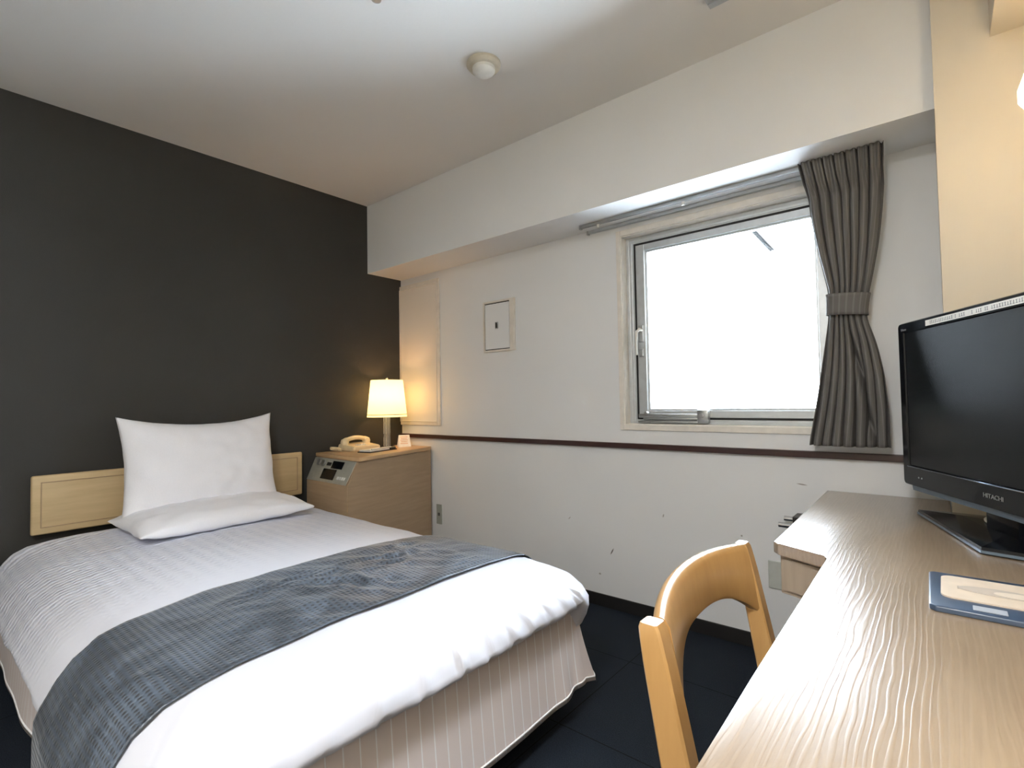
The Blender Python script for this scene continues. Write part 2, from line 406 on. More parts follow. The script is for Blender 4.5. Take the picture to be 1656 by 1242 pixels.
# ------------------------------------------------------------------ window
win = thing('window_1', None, None, (OX0, 0, OZ0), kind='structure')
m = MB(); m.frame(OX0-.023, OX1+.023, OZ0-.027, OZ1+.028, (.024, .024, .028, .029), -.008, .0, .002)
m.frame(OX0, OX1, OZ0, OZ1, .004, 0, .052); obj('window_casing', m, M_trimw, win)
m = MB(); m.frame(OX0+.004, OX1-.004, OZ0+.004, OZ1-.004, (.044, .044, .024, .036), .052, .125, .002)
m.frame(OX0+.004, OX1-.004, OZ0+.004, OZ1-.004, .014, .050, .056, .001)
m.frame(OX0+.024, OX1-.024, OZ0+.012, OZ1-.022, .010, .048, .056, .001)
obj('window_frame', m, M_alu, win)
sx0, sx1, sz0, sz1 = OX0+.048, OX1-.048, OZ0+.028, OZ1-.040
m = MB(); m.frame(sx0-.003, sx1+.003, sz0-.003, sz1+.003, .0095, .050, .11); obj('black_gasket', m, M_black, win)
m = MB(); m.frame(sx0+.005, sx1-.005, sz0+.005, sz1-.005, (.046, .046, .034, .032), .052, .100, .002)
sash = obj('sash', m, M_alu, win)
m = MB(); m.frame(sx0+.05, sx1-.05, sz0+.038, sz1-.036, .010, .066, .095, .001); obj('glazing_bead', m, M_alu, sash)
m = MB(); m.box(sx0+.055, sx1-.055, .079, .083, sz0+.042, sz1-.040); obj('glass_pane', m, M_glass, sash)
hx = sx0+.020
m = MB(); m.box(hx-.004, hx+.022, .040, .054, 1.335, 1.42, .003); m.box(hx-.002, hx+.020, .040, .054, 1.262, 1.30, .003); obj('handle_plate', m, M_alud, sash)
m = MB(); m.tube([(hx+.014, .045, 1.392), (hx+.010, .028, 1.396), (hx-.004, .020, 1.385), (hx-.006, .020, 1.33), (hx-.006, .022, 1.27)], [.008, .009, .008, .007, .006]); obj('sash_handle', m, M_whitepl, sash, smooth=60)
m = MB(); m.box(sx0+.035, 2.145, .030, .050, OZ0+.024, OZ0+.034, .003); m.box(sx0+.012, 2.150, .022, .044, OZ0+.009, OZ0+.018, .002)
m.box(sx0+.012, 2.150, .030, .050, OZ0+.033, OZ0+.052, .002)
m.box(2.115, 2.165, .020, .052, OZ0+.010, OZ0+.072, .004); m.cyl((2.135, .014, OZ0+.045), (2.135, .03, OZ0+.045), .010)
m.cyl((sx0+.055, .018, OZ0+.055), (sx0+.055, .04, OZ0+.055), .009); obj('stay_bar', m, M_alud, win, smooth=30)
# steel brace rod outside the glass
m = MB(); m.tube([(2.350, .112, 1.797), (2.425, .128, 1.692)], .0065); m.tube([(2.362, .112, 1.797), (2.434, .128, 1.694)], .0045)
m.box(2.335, 2.375, .098, .120, 1.790, 1.800)
brace = obj('brace_rod', m, plain('dark_steel', (.05, .05, .05), .6), win)

# ------------------------------------------------------------------ fixtures on walls and ceiling
t = thing('access_panel', 'small white locked access panel set in the wall between the corner panel and the window', 'access panel', (.946, 0, 1.36))
m = MB(); m.frame(.822, 1.070, 1.352, 1.662, (.010, .036, .012, .012), -.016, 0, .002); obj('frame', m, M_trimw, t)
m = MB(); m.box(.832, 1.034, -.006, 0, 1.364, 1.650); obj('black_gap', m, M_black, t)
m = MB(); m.box(.841, 1.031, -.016, -.006, 1.369, 1.643, .001); d = obj('door', m, M_white, t)
m = MB(); m.box(.924, .946, -.020, -.016, 1.490, 1.530, .001); l = obj('lock_plate', m, M_alud, d)
m = MB(); m.box(.931, .938, -.022, -.019, 1.494, 1.526, .001); obj('keyhole', m, M_black, l)

t = thing('smoke_detector', 'round white smoke detector on the ceiling', 'smoke detector', (1.622, -.845, H-.05))
m = MB(); m.lathe([(0, 0), (.068, 0), (.068, -.010), (.060, -.020), (0, -.020)], (1.622, -.845, H-.0002)); obj('base', m, M_cream_pl if False else plain('aged_white_plastic', (.55, .51, .42), .5), t, smooth=30)
m = MB(); m.lathe([(.046, -.020), (.045, -.032), (.038, -.039), (.02, -.042), (0, -.043)], (1.622, -.845, H)); cp = obj('sensor_cap', m, M_whitepl, t, smooth=40)
m = MB(); m.lathe([(0, -.001), (.004, -.001), (.003, -.003), (0, -.003)], (1.596, -.862, H-.038)); obj('indicator', m, M_paper, cp)
m = MB(); m.lathe([(0, 0), (.030, 0), (.026, -.006), (.012, -.008), (.010, -.022), (.016, -.024), (0, -.026)], (1.601, -1.338, H-.0002)); tag(obj('ceiling_sprinkler', m, M_alud, smooth=30), 'small round metal sprinkler at the ceiling near the top edge of the photo', 'sprinkler')
t = thing('ceiling_vent', 'square white ceiling vent whose corner shows at the top edge of the photo', 'vent', (2.6, -.77, H-.02))
m = MB(); F0 = (2.412, 2.80, -.94, -.552)
for a in ((F0[0], F0[1], F0[2], F0[2]+.03), (F0[0], F0[1], F0[3]-.03, F0[3]), (F0[0], F0[0]+.03, F0[2]+.03, F0[3]-.03), (F0[1]-.03, F0[1], F0[2]+.03, F0[3]-.03)):
    m.box(a[0], a[1], a[2], a[3], H-.014, H-.0005, .003)
obj('frame', m, plain('blue_grey_paint', (.42, .46, .50), .4), t)
m = MB(); m.box(F0[0]+.03, F0[1]-.03, F0[2]+.03, F0[3]-.03, H-.004, H-.0005); obj('backing', m, M_blackp, t)
m = MB()
for i in range(9): m.box(F0[0]+.03, F0[1]-.03, F0[2]+.045+i*.035, F0[2]+.063+i*.035, H-.012, H-.005)
o = obj('louvre', m, M_whitepl, t)

m = MB(); m.box(.362, .412, -.008, 0, .245, .375, .003); o = tag(obj('wall_outlet', m, plain('greyish_plastic', (.36, .38, .34), .5)), 'grey-green wall outlet plate beside the nightstand', 'outlet')
m = MB(); m.box(.380, .386, -.0095, -.0078, .30, .32); m.box(.390, .396, -.0095, -.0078, .30, .32); obj('socket_slots', m, M_blackp, o)
m = MB(); m.box(2.402, 2.56, -.008, 0, .265, .378, .003); o = tag(obj('wall_cover_plate', m, plain('greenish_plastic', (.52, .54, .50), .5)), 'grey cover plate low on the wall between chair and desk', 'cover plate')

t = thing('wall_valve', 'pair of short chrome rods on a black bracket behind the desk corner', 'valve', (2.52, -.05, .55))
m = MB(); m.box(2.515, 2.60, -.085, -.001, .535, .585, .004); obj('bracket', m, M_blackp, t)
for x0, y, z in ((2.478, -.045, .567), (2.470, -.10, .5515)):
    m = MB(); m.cyl((x0, y, z), (x0+.075, y, z), .0105); obj('chrome_rod', m, M_chrome, t, smooth=40)

# curtain rail (double)
t = thing('curtain_rail', 'slim double curtain rail under the beam above the window', 'curtain rail', (2.2, -.06, 1.92))
for k, (x0, y) in enumerate(((1.597, -.112), (1.580, -.012))):
    m = MB(); x9 = 2.845 if k == 0 else 2.80; m.box(x0, x9, y-.007, y+.007, 1.925, 1.9355, .0015); m.box(x0, x9, y-.007, y-.004, 1.919, 1.926); m.box(x0, x9, y+.004, y+.007, 1.919, 1.926)
    r_ = obj('rail_track', m, M_alud if k == 0 else M_alu, t)
    m = MB(); m.box(x0-.003, x0+.008, y-.009, y+.009, 1.914, 1.9355, .002); obj('end_cap', m, M_alud, r_)
    for xg in ((1.70, 2.13) if k == 0 else ()):
        m = MB(); m.cyl((xg, y, 1.904), (xg, y, 1.922), .007); obj('glider', m, M_whitepl, r_, smooth=40)

# ------------------------------------------------------------------ curtain
Lp = [(1.936, 2.585), (1.90, 2.593), (1.821, 2.609), (1.719, 2.617), (1.596, 2.635), (1.443, 2.664), (1.355, 2.664), (1.202, 2.643), (1.037, 2.618), (.868, 2.586)]
Rp = [(1.936, 2.854), (1.90, 2.853), (1.821, 2.849), (1.719, 2.841), (1.604, 2.827), (1.461, 2.800), (1.40, 2.786), (1.342, 2.778), (1.236, 2.808), (1.126, 2.827), (.997, 2.837), (.868, 2.838)]
def interp(P, z):
    for (a, xa), (b, xb) in zip(P, P[1:]):
        if a >= z >= b:
            k = (a-z)/(a-b); return xa+(xb-xa)*k
    return P[-1][1] if z < P[-1][0] else P[0][1]
def sinterp(P, z):
    return sum(interp(P, z+d) for d in (-.03, -.015, 0, .015, .03))/5
def curt(u, v):
    z = 1.934-v*(1.934-.868)
    xl, xr = sinterp(Lp, z), sinterp(Rp, z)
    wz = max(0, 1-abs(z-1.385)/.25)              # gathered at the tie
    head = max(0, min(1, (z-1.80)/.05)); low = max(0, min(1, (1.33-z)/.3))
    nf = 7.5
    wig = .14*math.sin(v*5+u*9)*(1-head)
    ph = 2*PI*nf*(u+wig*.12)
    s = math.sin(ph); pw = .6-.35*head; prof = (abs(s)**pw)*(1 if s > 0 else -1)
    A = .017*head+(1-head)*(.017*(1-wz)+.010*wz)*(1+.7*low)
    y = -.100-.040*head+A*(prof*(.6+.4*noise.noise(Vector((u*4, v*1.5, 3))))) - .022*low*math.sin(PI*u)
    if z > 1.80: y -= .012*head*math.cos(ph*2)*.5
    else: y += .010*noise.noise(Vector((u*11, v*2.2, 1)))*(1-wz)
    # deep fold running down right part of the lower half
    c = .52+.30*max(0, (1.33-z)/.46)
    if z < 1.33: y += .038*math.exp(-((u-c)/.035)**2)*min(1, (1.33-z)/.12)
    x = xl+(xr-xl)*u+.004*math.cos(ph)*(1-wz)*(0 if u < .03 or u > .97 else 1)
    y -= .018*wz*math.sin(PI*u)
    
    return (x, min(y, -.035), z)
m = MB(); m.grid(curt, 240, 90, uvf=lambda u, v: (u*.62, v))
cu = thing('curtain', 'dark grey pleated curtain tied at the waist, hanging right of the window', 'curtain', (2.71, -.1, .868))
obj('cloth', m, M_curt, cu, smooth=180, mods=[('SOLIDIFY', dict(thickness=.002))])
m = MB()
def tie(u, v):
    a = 2*PI*u; z = 1.345+.078*v
    cx = (sinterp(Lp, z)+sinterp(Rp, z))/2; rx = (sinterp(Rp, z)-sinterp(Lp, z))/2+.006
    return (cx+rx*math.cos(a), -.106+.036*math.sin(a), z-.006*math.cos(a))
m.grid(tie, 64, 8, closed=True, uvf=lambda u, v: (u*.3, v))
obj('tieback', m, M_curt, cu, smooth=180, mods=[('SOLIDIFY', dict(thickness=.003))])

# ------------------------------------------------------------------ bed
XH, XF, YL, YR = .06, 2.08, -2.095, -.792
bed = thing('bed', 'single bed with taupe pinstriped skirt along the dark wall', 'bed', (1.05, -1.44, 0))
m = MB(); m.box(.08, 1.98, -2.00, -.87, .12, .27, .01); obj('bed_base', m, M_wood_base, bed)
m = MB(); m.box(.08, 2.00, -2.02, -.85, .27, .445, .05, 4); obj('mattress', m, M_linen, bed, smooth=60)
for x, y in ((.18, -1.9), (.18, -.97), (1.88, -1.9), (1.88, -.97)):
    m = MB(); m.cyl((x, y, 0), (x, y, .12), .025, .03); obj('leg', m, M_blackp, bed, smooth=40)
def skirt_path():
    pts = []   # (x, y, nx, ny, s, corner)
    x0, x1, y0, y1, R = .10, 2.015, -2.045, -.845, .05
    s = 0
    def add(x, y, nx, ny): pts.append((x, y, nx, ny))
    n = 120
    for i in range(n+1): add(x0+(x1-R-x0)*i/n, y0, 0, -1)
    for i in range(1, 12): a = -PI/2+PI/2*i/12; add(x1-R+R*math.cos(a), y0+R+R*math.sin(a), math.cos(a), math.sin(a))
    for i in range(n+1): add(x1, y0+R+(y1-R-y0-R)*i/n, 1, 0)
    for i in range(1, 12): a = PI/2*i/12; add(x1-R+R*math.cos(a), y1-R+R*math.sin(a), math.cos(a), math.sin(a))
    for i in range(n+1): add(x1-R-(x1-R-x0)*i/n, y1, 0, 1)
    L = [0]
    for a, b in zip(pts, pts[1:]): L.append(L[-1]+math.hypot(b[0]-a[0], b[1]-a[1]))
    return pts, L
SP, SL = skirt_path()
def skirt(u, v):
    i = min(len(SP)-1, int(round(u*(len(SP)-1)))); x, y, nx, ny = SP[i]; s = SL[i]
    cR = math.exp(-((x-2.0)**2+(y+.86)**2)/.02); cL = math.exp(-((x-2.0)**2+(y+2.03)**2)/.02)
    out = .026*v+.018*v**1.2*(cR+cL*.7)+.004*v*cR*math.sin(s*60)+.0045*v*math.sin(s*19)*(.4+.6*noise.noise(Vector((s*3, 0, 0))))
    out += .012*noise.noise(Vector((s*4, v*1.0, 2)))*v
    out += -.022*(math.exp(-((x-2.0)**2+(y+.90)**2)/.0015))*v   # inverted pleat by the corner
    if ny > .5: out += .03*v
    z = .405-v*(.405-.100)+.006*noise.noise(Vector((s*4, 0, 5)))*v + .02*cR*v
    return (x+nx*out, y+ny*out, z)
m = MB(); m.grid(skirt, len(SP), 14, uvf=lambda u, v: (SL[min(len(SP)-1, int(round(u*(len(SP)-1))))], v))
sk = obj('bed_skirt', m, M_skirt, bed, smooth=180, mods=[('SOLIDIFY', dict(thickness=.003))])
m = MB(); 
hem = [Vector(skirt(i/(len(SP)-1), .955)) for i in range(0, len(SP))]
m.tube([p+Vector((0, 0, 0)) for p in hem], .0032, 6); obj('hem_seam', m, M_skirt, sk, smooth=180)

# duvet
ES = [0, .012, .03, .06, .11, .17, .25, .35, .45, .55, .63]
PROF = {'L': [.335, .355, .388, .427, .460, .476, .488, .499, .503, .506, .507],
        'F': [.415, .438, .457, .476, .490, .497, .502, .505, .506, .507, .507],
        'R': [.385, .430, .463, .482, .492, .497, .502, .505, .506, .507, .507],
        'H': [.400, .440, .462, .480, .492, .499, .505, .508, .509, .510, .510]}
HEM = {'L': .305, 'F': .378, 'R': .262, 'H': .32}
CREASE = [(-.95, .5, 1), (-1.02, -.3, .8), (-1.10, .2, 1), (-1.19, -.5, .7), (-1.27, .1, 1), (-1.36, .4, .8), (-1.46, -.2, 1), (-1.58, .3, .7), (-1.70, -.3, 1), (-1.82, .3, .8), (-1.93, .1, 1)]
def wrinkle(p, n):
    # cloth movement: slow swells on top, upright creases on the foot drop
    a = .006*noise.noise(Vector((p.x*4, p.y*4, p.z*3)))+.0035*noise.noise(Vector((p.x*11+3, p.y*9, p.z*6)))
    drop = max(0, min(1, (.492-p.z)/.06))
    if p.x > 1.9: drop *= .15+.85*max(0, min(1, (p.z-.372)/.05))
    if p.x > 1.9:
        a += drop*(.005*noise.noise(Vector((1.7, p.y*9+p.z*2, p.z*2.5)))+.005*noise.noise(Vector((5.7, p.y*26+p.z*12, p.z*14))))
        for yc, sl, ln in CREASE:
            dy = (p.y-yc-sl*(p.z-.42)); a -= drop*.009*math.exp(-(dy/.006)**2)*ln*(.55+noise.noise(Vector((yc*9, p.z*14, 3))))
            a += drop*.006*math.exp(-((dy-.016)/.014)**2)*ln
    elif p.y < -2.0 or p.y > -.88:
        a += drop*(.008*noise.noise(Vector((p.x*6, 1, p.z*2))))
    return a
def headlift(p):
    return .014*math.exp(-((p.x-.08)/.28)**2)*max(0, min(1, (p.z-.40)/.1))
def contour(e):
    R = .13+e*.35
    hR = .05+e*.3
    x0, x1, y0, y1 = XH+e*.35, XF-e, YL+e, YR-e
    w_ = (y1-y0)/2; R = min(R, w_*.98); hR = min(hR, w_*.98)
    P = []
    def seg(a, b, n, side):
        for i in range(n): k = i/n; P.append((a[0]+(b[0]-a[0])*k, a[1]+(b[1]-a[1])*k, side, side, 0))
    def arc(c, r, a0, a1, n, s0, s1):
        for i in range(n): k = i/n; a = a0+(a1-a0)*k; P.append((c[0]+r*math.cos(a), c[1]+r*math.sin(a), s0, s1, k))
    seg((x0+hR, y0), (x1-R, y0), 150, 'L'); arc((x1-R, y0+R), R, -PI/2, 0, 20, 'L', 'F')
    seg((x1, y0+R), (x1, y1-R), 110, 'F'); arc((x1-R, y1-R), R, 0, PI/2, 20, 'F', 'R')
    seg((x1-R, y1), (x0+hR, y1), 150, 'R'); arc((x0+hR, y1-hR), hR, PI/2, PI, 10, 'R', 'H')
    seg((x0, y1-hR), (x0, y0+hR), 60, 'H'); arc((x0+hR, y0+hR), hR, PI, 1.5*PI, 10, 'H', 'L')
    return P
def sm(k): return k*k*(3-2*k)
rings = []
C0 = contour(0)
for t_, tuck in ((1.0, .045), (1.0, .012), (.85, .0), (.6, -.004), (.3, -.004)):
    ring = []
    for (x, y, a, b, k) in C0:
        k = sm(k); kh = k**.45 if (a, b) == ('F', 'R') else k; z0 = PROF[a][0]*(1-k)+PROF[b][0]*k; zh = HEM[a]*(1-kh)+HEM[b]*kh
        if a == 'F' and b == 'R' or (a == 'F' and k == 0): zh -= .0
        ft = 1.0 if 'F' in (a, b) else .2
        inn = tuck + ft*.030*t_**2*(1 if tuck < .04 else 1)
        cx, cy = 1.05, -1.44
        nx, ny = (0, 0)
        if a == b: nx, ny = {'L': (0, -1), 'F': (1, 0), 'R': (0, 1), 'H': (-1, 0)}[a]
        else:
            i0 = {'L': -PI/2, 'F': 0, 'R': PI/2, 'H': PI}[a]; an = i0+PI/2*k; nx, ny = math.cos(an), math.sin(an)
        z = z0+(zh-z0)*t_
        ring.append([Vector((x-nx*inn, y-ny*inn, z)), Vector((nx, ny, 0))])
    rings.append(ring)
for ei, e in enumerate(ES):
    ring = []
    for (x, y, a, b, k) in contour(e):
        k = sm(k); z = PROF[a][ei]*(1-k)+PROF[b][ei]*k
        ring.append([Vector((x, y, z)), None])
    rings.append(ring)
nr = len(rings); nc = len(C0)
def place(p, n):
    q = p+n*wrinkle(p, n); q.z += headlift(p); return q
pos = []
for r in range(nr):
    row = []
    for c in range(nc):
        p = rings[r][c][0]
        d1 = rings[r][(c+1) % nc][0]-rings[r][c-1][0]; d2 = rings[min(r+1, nr-1)][c][0]-rings[max(r-1, 0)][c][0]
        n = d1.cross(d2); n = n.normalized() if n.length > 1e-9 else Vector((0, 0, 1))
        if n.z < -.2: n = -n
        if r == 0: n = rings[r][c][1]
        if n.length < .1: n = Vector((0, 0, 1))
        row.append(place(p, n))
    pos.append(row)
m = MB(); V = [[m.bm.verts.new(p) for p in row] for row in pos]
for r in range(nr-1):
    for c in range(nc):
        f = m.bm.faces.new((V[r][c], V[r][(c+1) % nc], V[r+1][(c+1) % nc], V[r+1][c]))
m.bm.faces.new(V[-1])
for f in m.bm.faces:
    for lp in f.loops:
        co = lp.vert.co; dz = .5-min(.5, co.z); lp[m.uv].uv = (co.x, co.y+(0 if co.x > 1.9 else (-dz if co.y < -1.44 else dz)))
obj_duvet = obj('duvet', m, M_duvet, smooth=180); tag(obj_duvet, 'thick white duvet covering the whole bed', 'duvet')

# grey runner across the bed: same section as the duvet, a little outside
def section():
    P = []
    zl = [(.10, .165), (.05, .235), (.0, .305)]
    P += [(YL-.010, .200), (YL-.012, .26), (YL-.010, .31)]
    for e, z in zip(ES[:-1], PROF['L'][:-1]): P.append((YL+e, z))
    for e, z in list(zip(ES, PROF['R']))[::-1]: P.append((YR-e, z))
    P += [(YR+.004, .34), (YR+.004, .26)]
    return P
sec = section(); L = [0]
for a, b in zip(sec, sec[1:]): L.append(L[-1]+math.hypot(b[0]-a[0], b[1]-a[1]))
def secat(s):
    for i in range(len(sec)-1):
        if L[i] <= s <= L[i+1]:
            k = (s-L[i])/(L[i+1]-L[i]); a, b = sec[i], sec[i+1]
            return Vector((0, a[0]+(b[0]-a[0])*k, a[1]+(b[1]-a[1])*k))
    return Vector((0, *sec[-1]))
def runner(u, v):
    s = u*L[-1]; p = secat(s); d = (secat(min(L[-1], s+.03))-secat(max(0, s-.03))).normalized()
    n = Vector((0, -d.z, d.y)) if True else None
    edge = 1.295+.5*v + .006*math.sin(s*6)*(1-2*v)*.5
    p.x = edge
    p = p + n*(wrinkle(p, n)+.0065)
    inner = math.sin(PI*v)**.5 if 0 < v < 1 else 0
    p += n*(.007*max(0, noise.noise(Vector((p.x*7, p.y*6, 4)))+.15))*inner
    cr = max(0, min(1, (p.y+1.85)/.3))*max(0, min(1, (-.98-p.y)/.1))
    rg = noise.noise(Vector((p.x*13+2*noise.noise(Vector((p.x*6, p.y*5, 1))), p.y*9-p.x*7, 8)))
    p += n*(.016*(1-abs(rg)*2.2)*cr*.8+.003*noise.noise(Vector((p.x*26, p.y*20, 8))))*inner
    return p
m = MB(); m.grid(runner, 260, 60, uvf=lambda u, v: (u*L[-1], v*.5))
tag(obj('bed_runner', m, M_runner, smooth=180, mods=[('SOLIDIFY', dict(thickness=.003, offset=1))]), 'grey textured bed runner laid across the lower half of the white duvet', 'bed runner')

# pillows
def pillow(name, W, D, Tk, mat4, label, seed, conc=.06, flat=1.0, sagtop=0, ex=.55):
    m = MB(); n = 56
    def P(i, j, side):
        u, v = -1+2*i/n, -1+2*j/n
        su, sv = math.sin(u*PI/2)*.5+u*.5, math.sin(v*PI/2)*.5+v*.5
        cx = 1-conc*(1-sv*sv)*abs(su)**3; cy = 1-conc*1.3*(1-su*su)*abs(sv)**3
        x = su*W/2*cx; y = sv*D/2*cy
        t = Tk/2*((1-su**2)**ex)*((1-sv**2)**ex)
        t = t*(1+.10*noise.noise(Vector((x*5+seed, y*5, side)))) + .006*noise.noise(Vector((x*16, y*16+seed, side*3)))*1.2 + .010*noise.noise(Vector((x*5+y*9, y*4-x*6+seed, 7)))*(abs(su)**1.5)*min(1, t/.02)
        # corner creases
        rr = (abs(su)*abs(sv)); ang = math.atan2(abs(sv), abs(su))
        t += -.008*rr*max(0, math.sin(ang*9+seed))*(1 if side > 0 else .5)*min(1, t/.02)
        if sv > 0: y -= sagtop*(1-su*su)*sv**2
        return Vector((x, y, t*side*(flat if side < 0 else 1)))
    T_ = [[m.bm.verts.new(mat4 @ P(i, j, 1)) for j in range(n+1)] for i in range(n+1)]
    B_ = [[T_[i][j] if i in (0, n) or j in (0, n) else m.bm.verts.new(mat4 @ P(i, j, -1)) for j in range(n+1)] for i in range(n+1)]
    for i in range(n):
        for j in range(n):
            m.bm.faces.new((T_[i][j], T_[i+1][j], T_[i+1][j+1], T_[i][j+1]))
            m.bm.faces.new((B_[i][j], B_[i][j+1], B_[i+1][j+1], B_[i+1][j]))
    return tag(obj(name, m, M_linen, smooth=180), label, 'pillow')
def frame4(o, X, Y, Z): 
    M_ = Matrix((X, Y, Z)).transposed().to_4x4(); M_.translation = Vector(o); return M_
# lying pillow: X axis along -> +y, Y axis -> toward head (-x)
a = math.radians(2); X = Vector((math.sin(a)*-1, math.cos(a), 0)); Z = Vector((.03, 0, 1)).normalized(); Yv = Z.cross(X)
pillow('pillow', .742, .43, .15, frame4((.345, -1.352, .548), X, Yv, Z), 'flat white pillow lying on the duvet under the upright one', 1.3, conc=.03, flat=.55, ex=.36)
# upright pillow leaning on the headboard
X = Vector((0, 1, .0)).normalized(); Yv = Vector((-.20, 0, 1)).normalized(); Z = X.cross(Yv)
pillow('pillow', .690, .47, .20, frame4((.195, -1.358, .782), X, Yv, Z), 'plump white pillow standing upright against the headboard', 4.2, conc=.065, flat=.45, sagtop=.03, ex=.48)

# headboard mounted on the dark wall
hb = thing('headboard', 'long pale wooden headboard panel mounted on the dark wall', 'headboard', (.02, -1.37, .524))
m = MB(); m.box(.03, .052, -1.965, -.778, .524, .773, .008, 3); obj('board', m, M_head, hb, smooth=40)
m = MB(); m.frame(-1.935, -.808, .552, .745, .004, -.0545, -.050, .001)
for v in m.bm.verts: v.co = Vector((-v.co.y, v.co.x, v.co.z))
obj('inlay_groove', m, plain('groove_tone', (.36, .26, .15), .5), hb)
for yb in (-1.90, -.90):
    m = MB(); m.box(.001, .03, yb, yb+.06, .55, .75); obj('wall_bracket', m, M_blackp, hb)

# ------------------------------------------------------------------ nightstand
ns = thing('nightstand', 'light wooden nightstand in the corner with sloping control panel', 'nightstand', (.2, -.4, 0))
ZT = .757
FLx, FRx = .012, .515
def nl(poly_b, z0, poly_t, z1, bev=0):
    m = MB(); m.prism(poly_b, z0, z1, bev, top=poly_t); return m
m = MB()
# body side profile extruded from left to right with the side running in towards the wall
prof = [(-.735, .05), (-.735, .600), (-.672, .734), (-.020, .734), (-.020, .05)]
profR = [(-.765, .05), (-.765, .606), (-.695, .734), (-.020, .734), (-.020, .05)]
def sidex(y): return .33+(FRx-.012-.33)*min(1.0, (-y-.02)/.68)
A = [m.bm.verts.new((FLx+.006, y, z)) for y, z in prof]; B = [m.bm.verts.new((sidex(y), y, z)) for y, z in profR]
for i in range(5): m.bm.faces.new((A[i], A[(i+1) % 5], B[(i+1) % 5], B[i]))
m.bm.faces.new(A[::-1]); m.bm.faces.new(B)
bmesh.ops.bevel(m.bm, geom=[e for e in m.bm.edges], offset=.004, segments=2, affect='EDGES')
body = obj('body', m, M_night, ns, smooth=30)
m = MB(); m.prism([(.02, -.70), (.45, -.72), (.30, -.04), (.02, -.04)], 0, .05); obj('plinth', m, M_blackp, ns)
m = MB(); m.prism([(FLx, -.672), (FRx, -.700), (FRx+.003, -.685), (.345, -.045), (.322, -.012), (FLx, -.012)], .734, ZT, .004); obj('top', m, wood('nightstand_top_wood', (.60, .40, .22), (.52, .34, .18), sc=(30, 4, 30), rough=.35, bump=.05), ns, smooth=30)
# sloping panel
A0 = Vector((FLx+.012, -.7335+.0, .604)); A1 = Vector((FLx+.012, -.674, .7305)); B0 = Vector((sidex(-.765)-.014, -.7640, .610)); B1 = Vector((sidex(-.695)-.012, -.6955, .7305))
nrm = (B0-A0).cross(A1-A0).normalized()
if nrm.z < 0: nrm = -nrm
def onp(u, v, h=0): 
    return (A0*(1-u)+B0*u)*(1-v)+(A1*(1-u)+B1*u)*v+nrm*h
def patch(u0, u1, v0, v1, h0, h1):
    m = MB(); m.hull([[onp(u0, v0, h0), onp(u1, v0, h0), onp(u1, v1, h0), onp(u0, v1, h0)], [onp(u0, v0, h1), onp(u1, v0, h1), onp(u1, v1, h1), onp(u0, v1, h1)]]); return m
cp = obj('control_panel', patch(0, 1, 0, 1, .0005, .004), M_panelm, ns)
obj('digital_clock', patch(.50, .76, .60, .92, .004, .007), M_blackgl, cp)
obj('radio_display', patch(.34, .66, .12, .56, .004, .007), M_blackgl, cp)
for u, v in ((.16, .80), (.28, .78)):
    m = MB(); m.cyl(onp(u, v, .004), onp(u, v, .014), .020, .018); obj('dial_knob', m, M_alud, cp, smooth=40)
for i in range(3):
    obj('push_button', patch(.37+i*.035, .395+i*.035, .70, .84, .004, .008), M_blackp, cp)
for i in range(4):
    obj('push_button', patch(.74+i*.05, .775+i*.05, .18, .30, .004, .007), M_whitepl, cp)

# bedside lamp
lx, ly = .143, -.235
lamp = thing('table_lamp', 'lit table lamp with cream tapered shade on the nightstand', 'lamp', (lx, ly, ZT))
m = MB(); m.lathe([(0, 0), (.052, 0), (.052, .008), (.046, .012), (0, .013)], (lx, ly, ZT)); obj('base', m, M_chrome, lamp, smooth=40)
for dx, dy in ((-.014, -.010), (.014, -.012), (0, .014)):
    m = MB(); m.cyl((lx+dx, ly+dy, ZT+.012), (lx+dx, ly+dy, ZT+.235), .0085); obj('acrylic_rod', m, M_crystal, lamp, smooth=40)
m = MB(); m.cyl((lx, ly, ZT+.232), (lx, ly, ZT+.246), .024); m.cyl((lx, ly, ZT+.246), (lx, ly, ZT+.285), .014); m.cyl((lx, ly, ZT+.285), (lx, ly, ZT+.462), .0025); obj('socket', m, M_alud, lamp, smooth=40)
z0, z1 = ZT+.205, ZT+.448
m = MB()
def shd(u, v):
    a = 2*PI*u; r = .130+(.105-.130)*v; return (lx+r*math.cos(a), ly+r*math.sin(a), z0+(z1-z0)*v)
m.grid(shd, 64, 12, closed=True); shade = obj('lamp_shade', m, M_shade, lamp, smooth=180)
m = MB(); m.grid(lambda u, v: (lx+.1302*math.cos(2*PI*u)*(1-.0)*(1-.012*v), ly+.1302*math.sin(2*PI*u)*(1-.012*v), z0+.014+.004*v), 64, 2, closed=True); obj('trim_ring', m, plain('olive_trim', (.22, .18, .06), .6), shade)
m = MB(); m.lathe([(0, .0), (.006, 0), (.008, .006), (.005, .012), (0, .014)], (lx, ly, z1+.006)); obj('finial', m, M_chrome, lamp, smooth=40)
m = MB()
for k in range(3):
    a = 2*PI*k/3; m.tube([(lx, ly, z1+.002), (lx+.104*math.cos(a), ly+.104*math.sin(a), z1-.002)], .0015, 6)
obj('shade_spider', m, M_alud, lamp)
m = MB(); m.lathe([(0, .06), (.012, .055), (.022, .03), (.016, .0), (.010, -.018), (0, -.018)], (lx, ly, ZT+.30)); bl = obj('bulb', m, emis('bulb_glow', (1, .75, .4), 2), lamp, smooth=180)
ld = bpy.data.lights.new('bulb_light', 'POINT'); ld.energy = 2.7; ld.color = (1, .52, .20); ld.shadow_soft_size = .03
lo = bpy.data.objects.new('bulb_light', ld); COL.objects.link(lo); lo.parent = lamp; lo.location = (0, 0, .345)

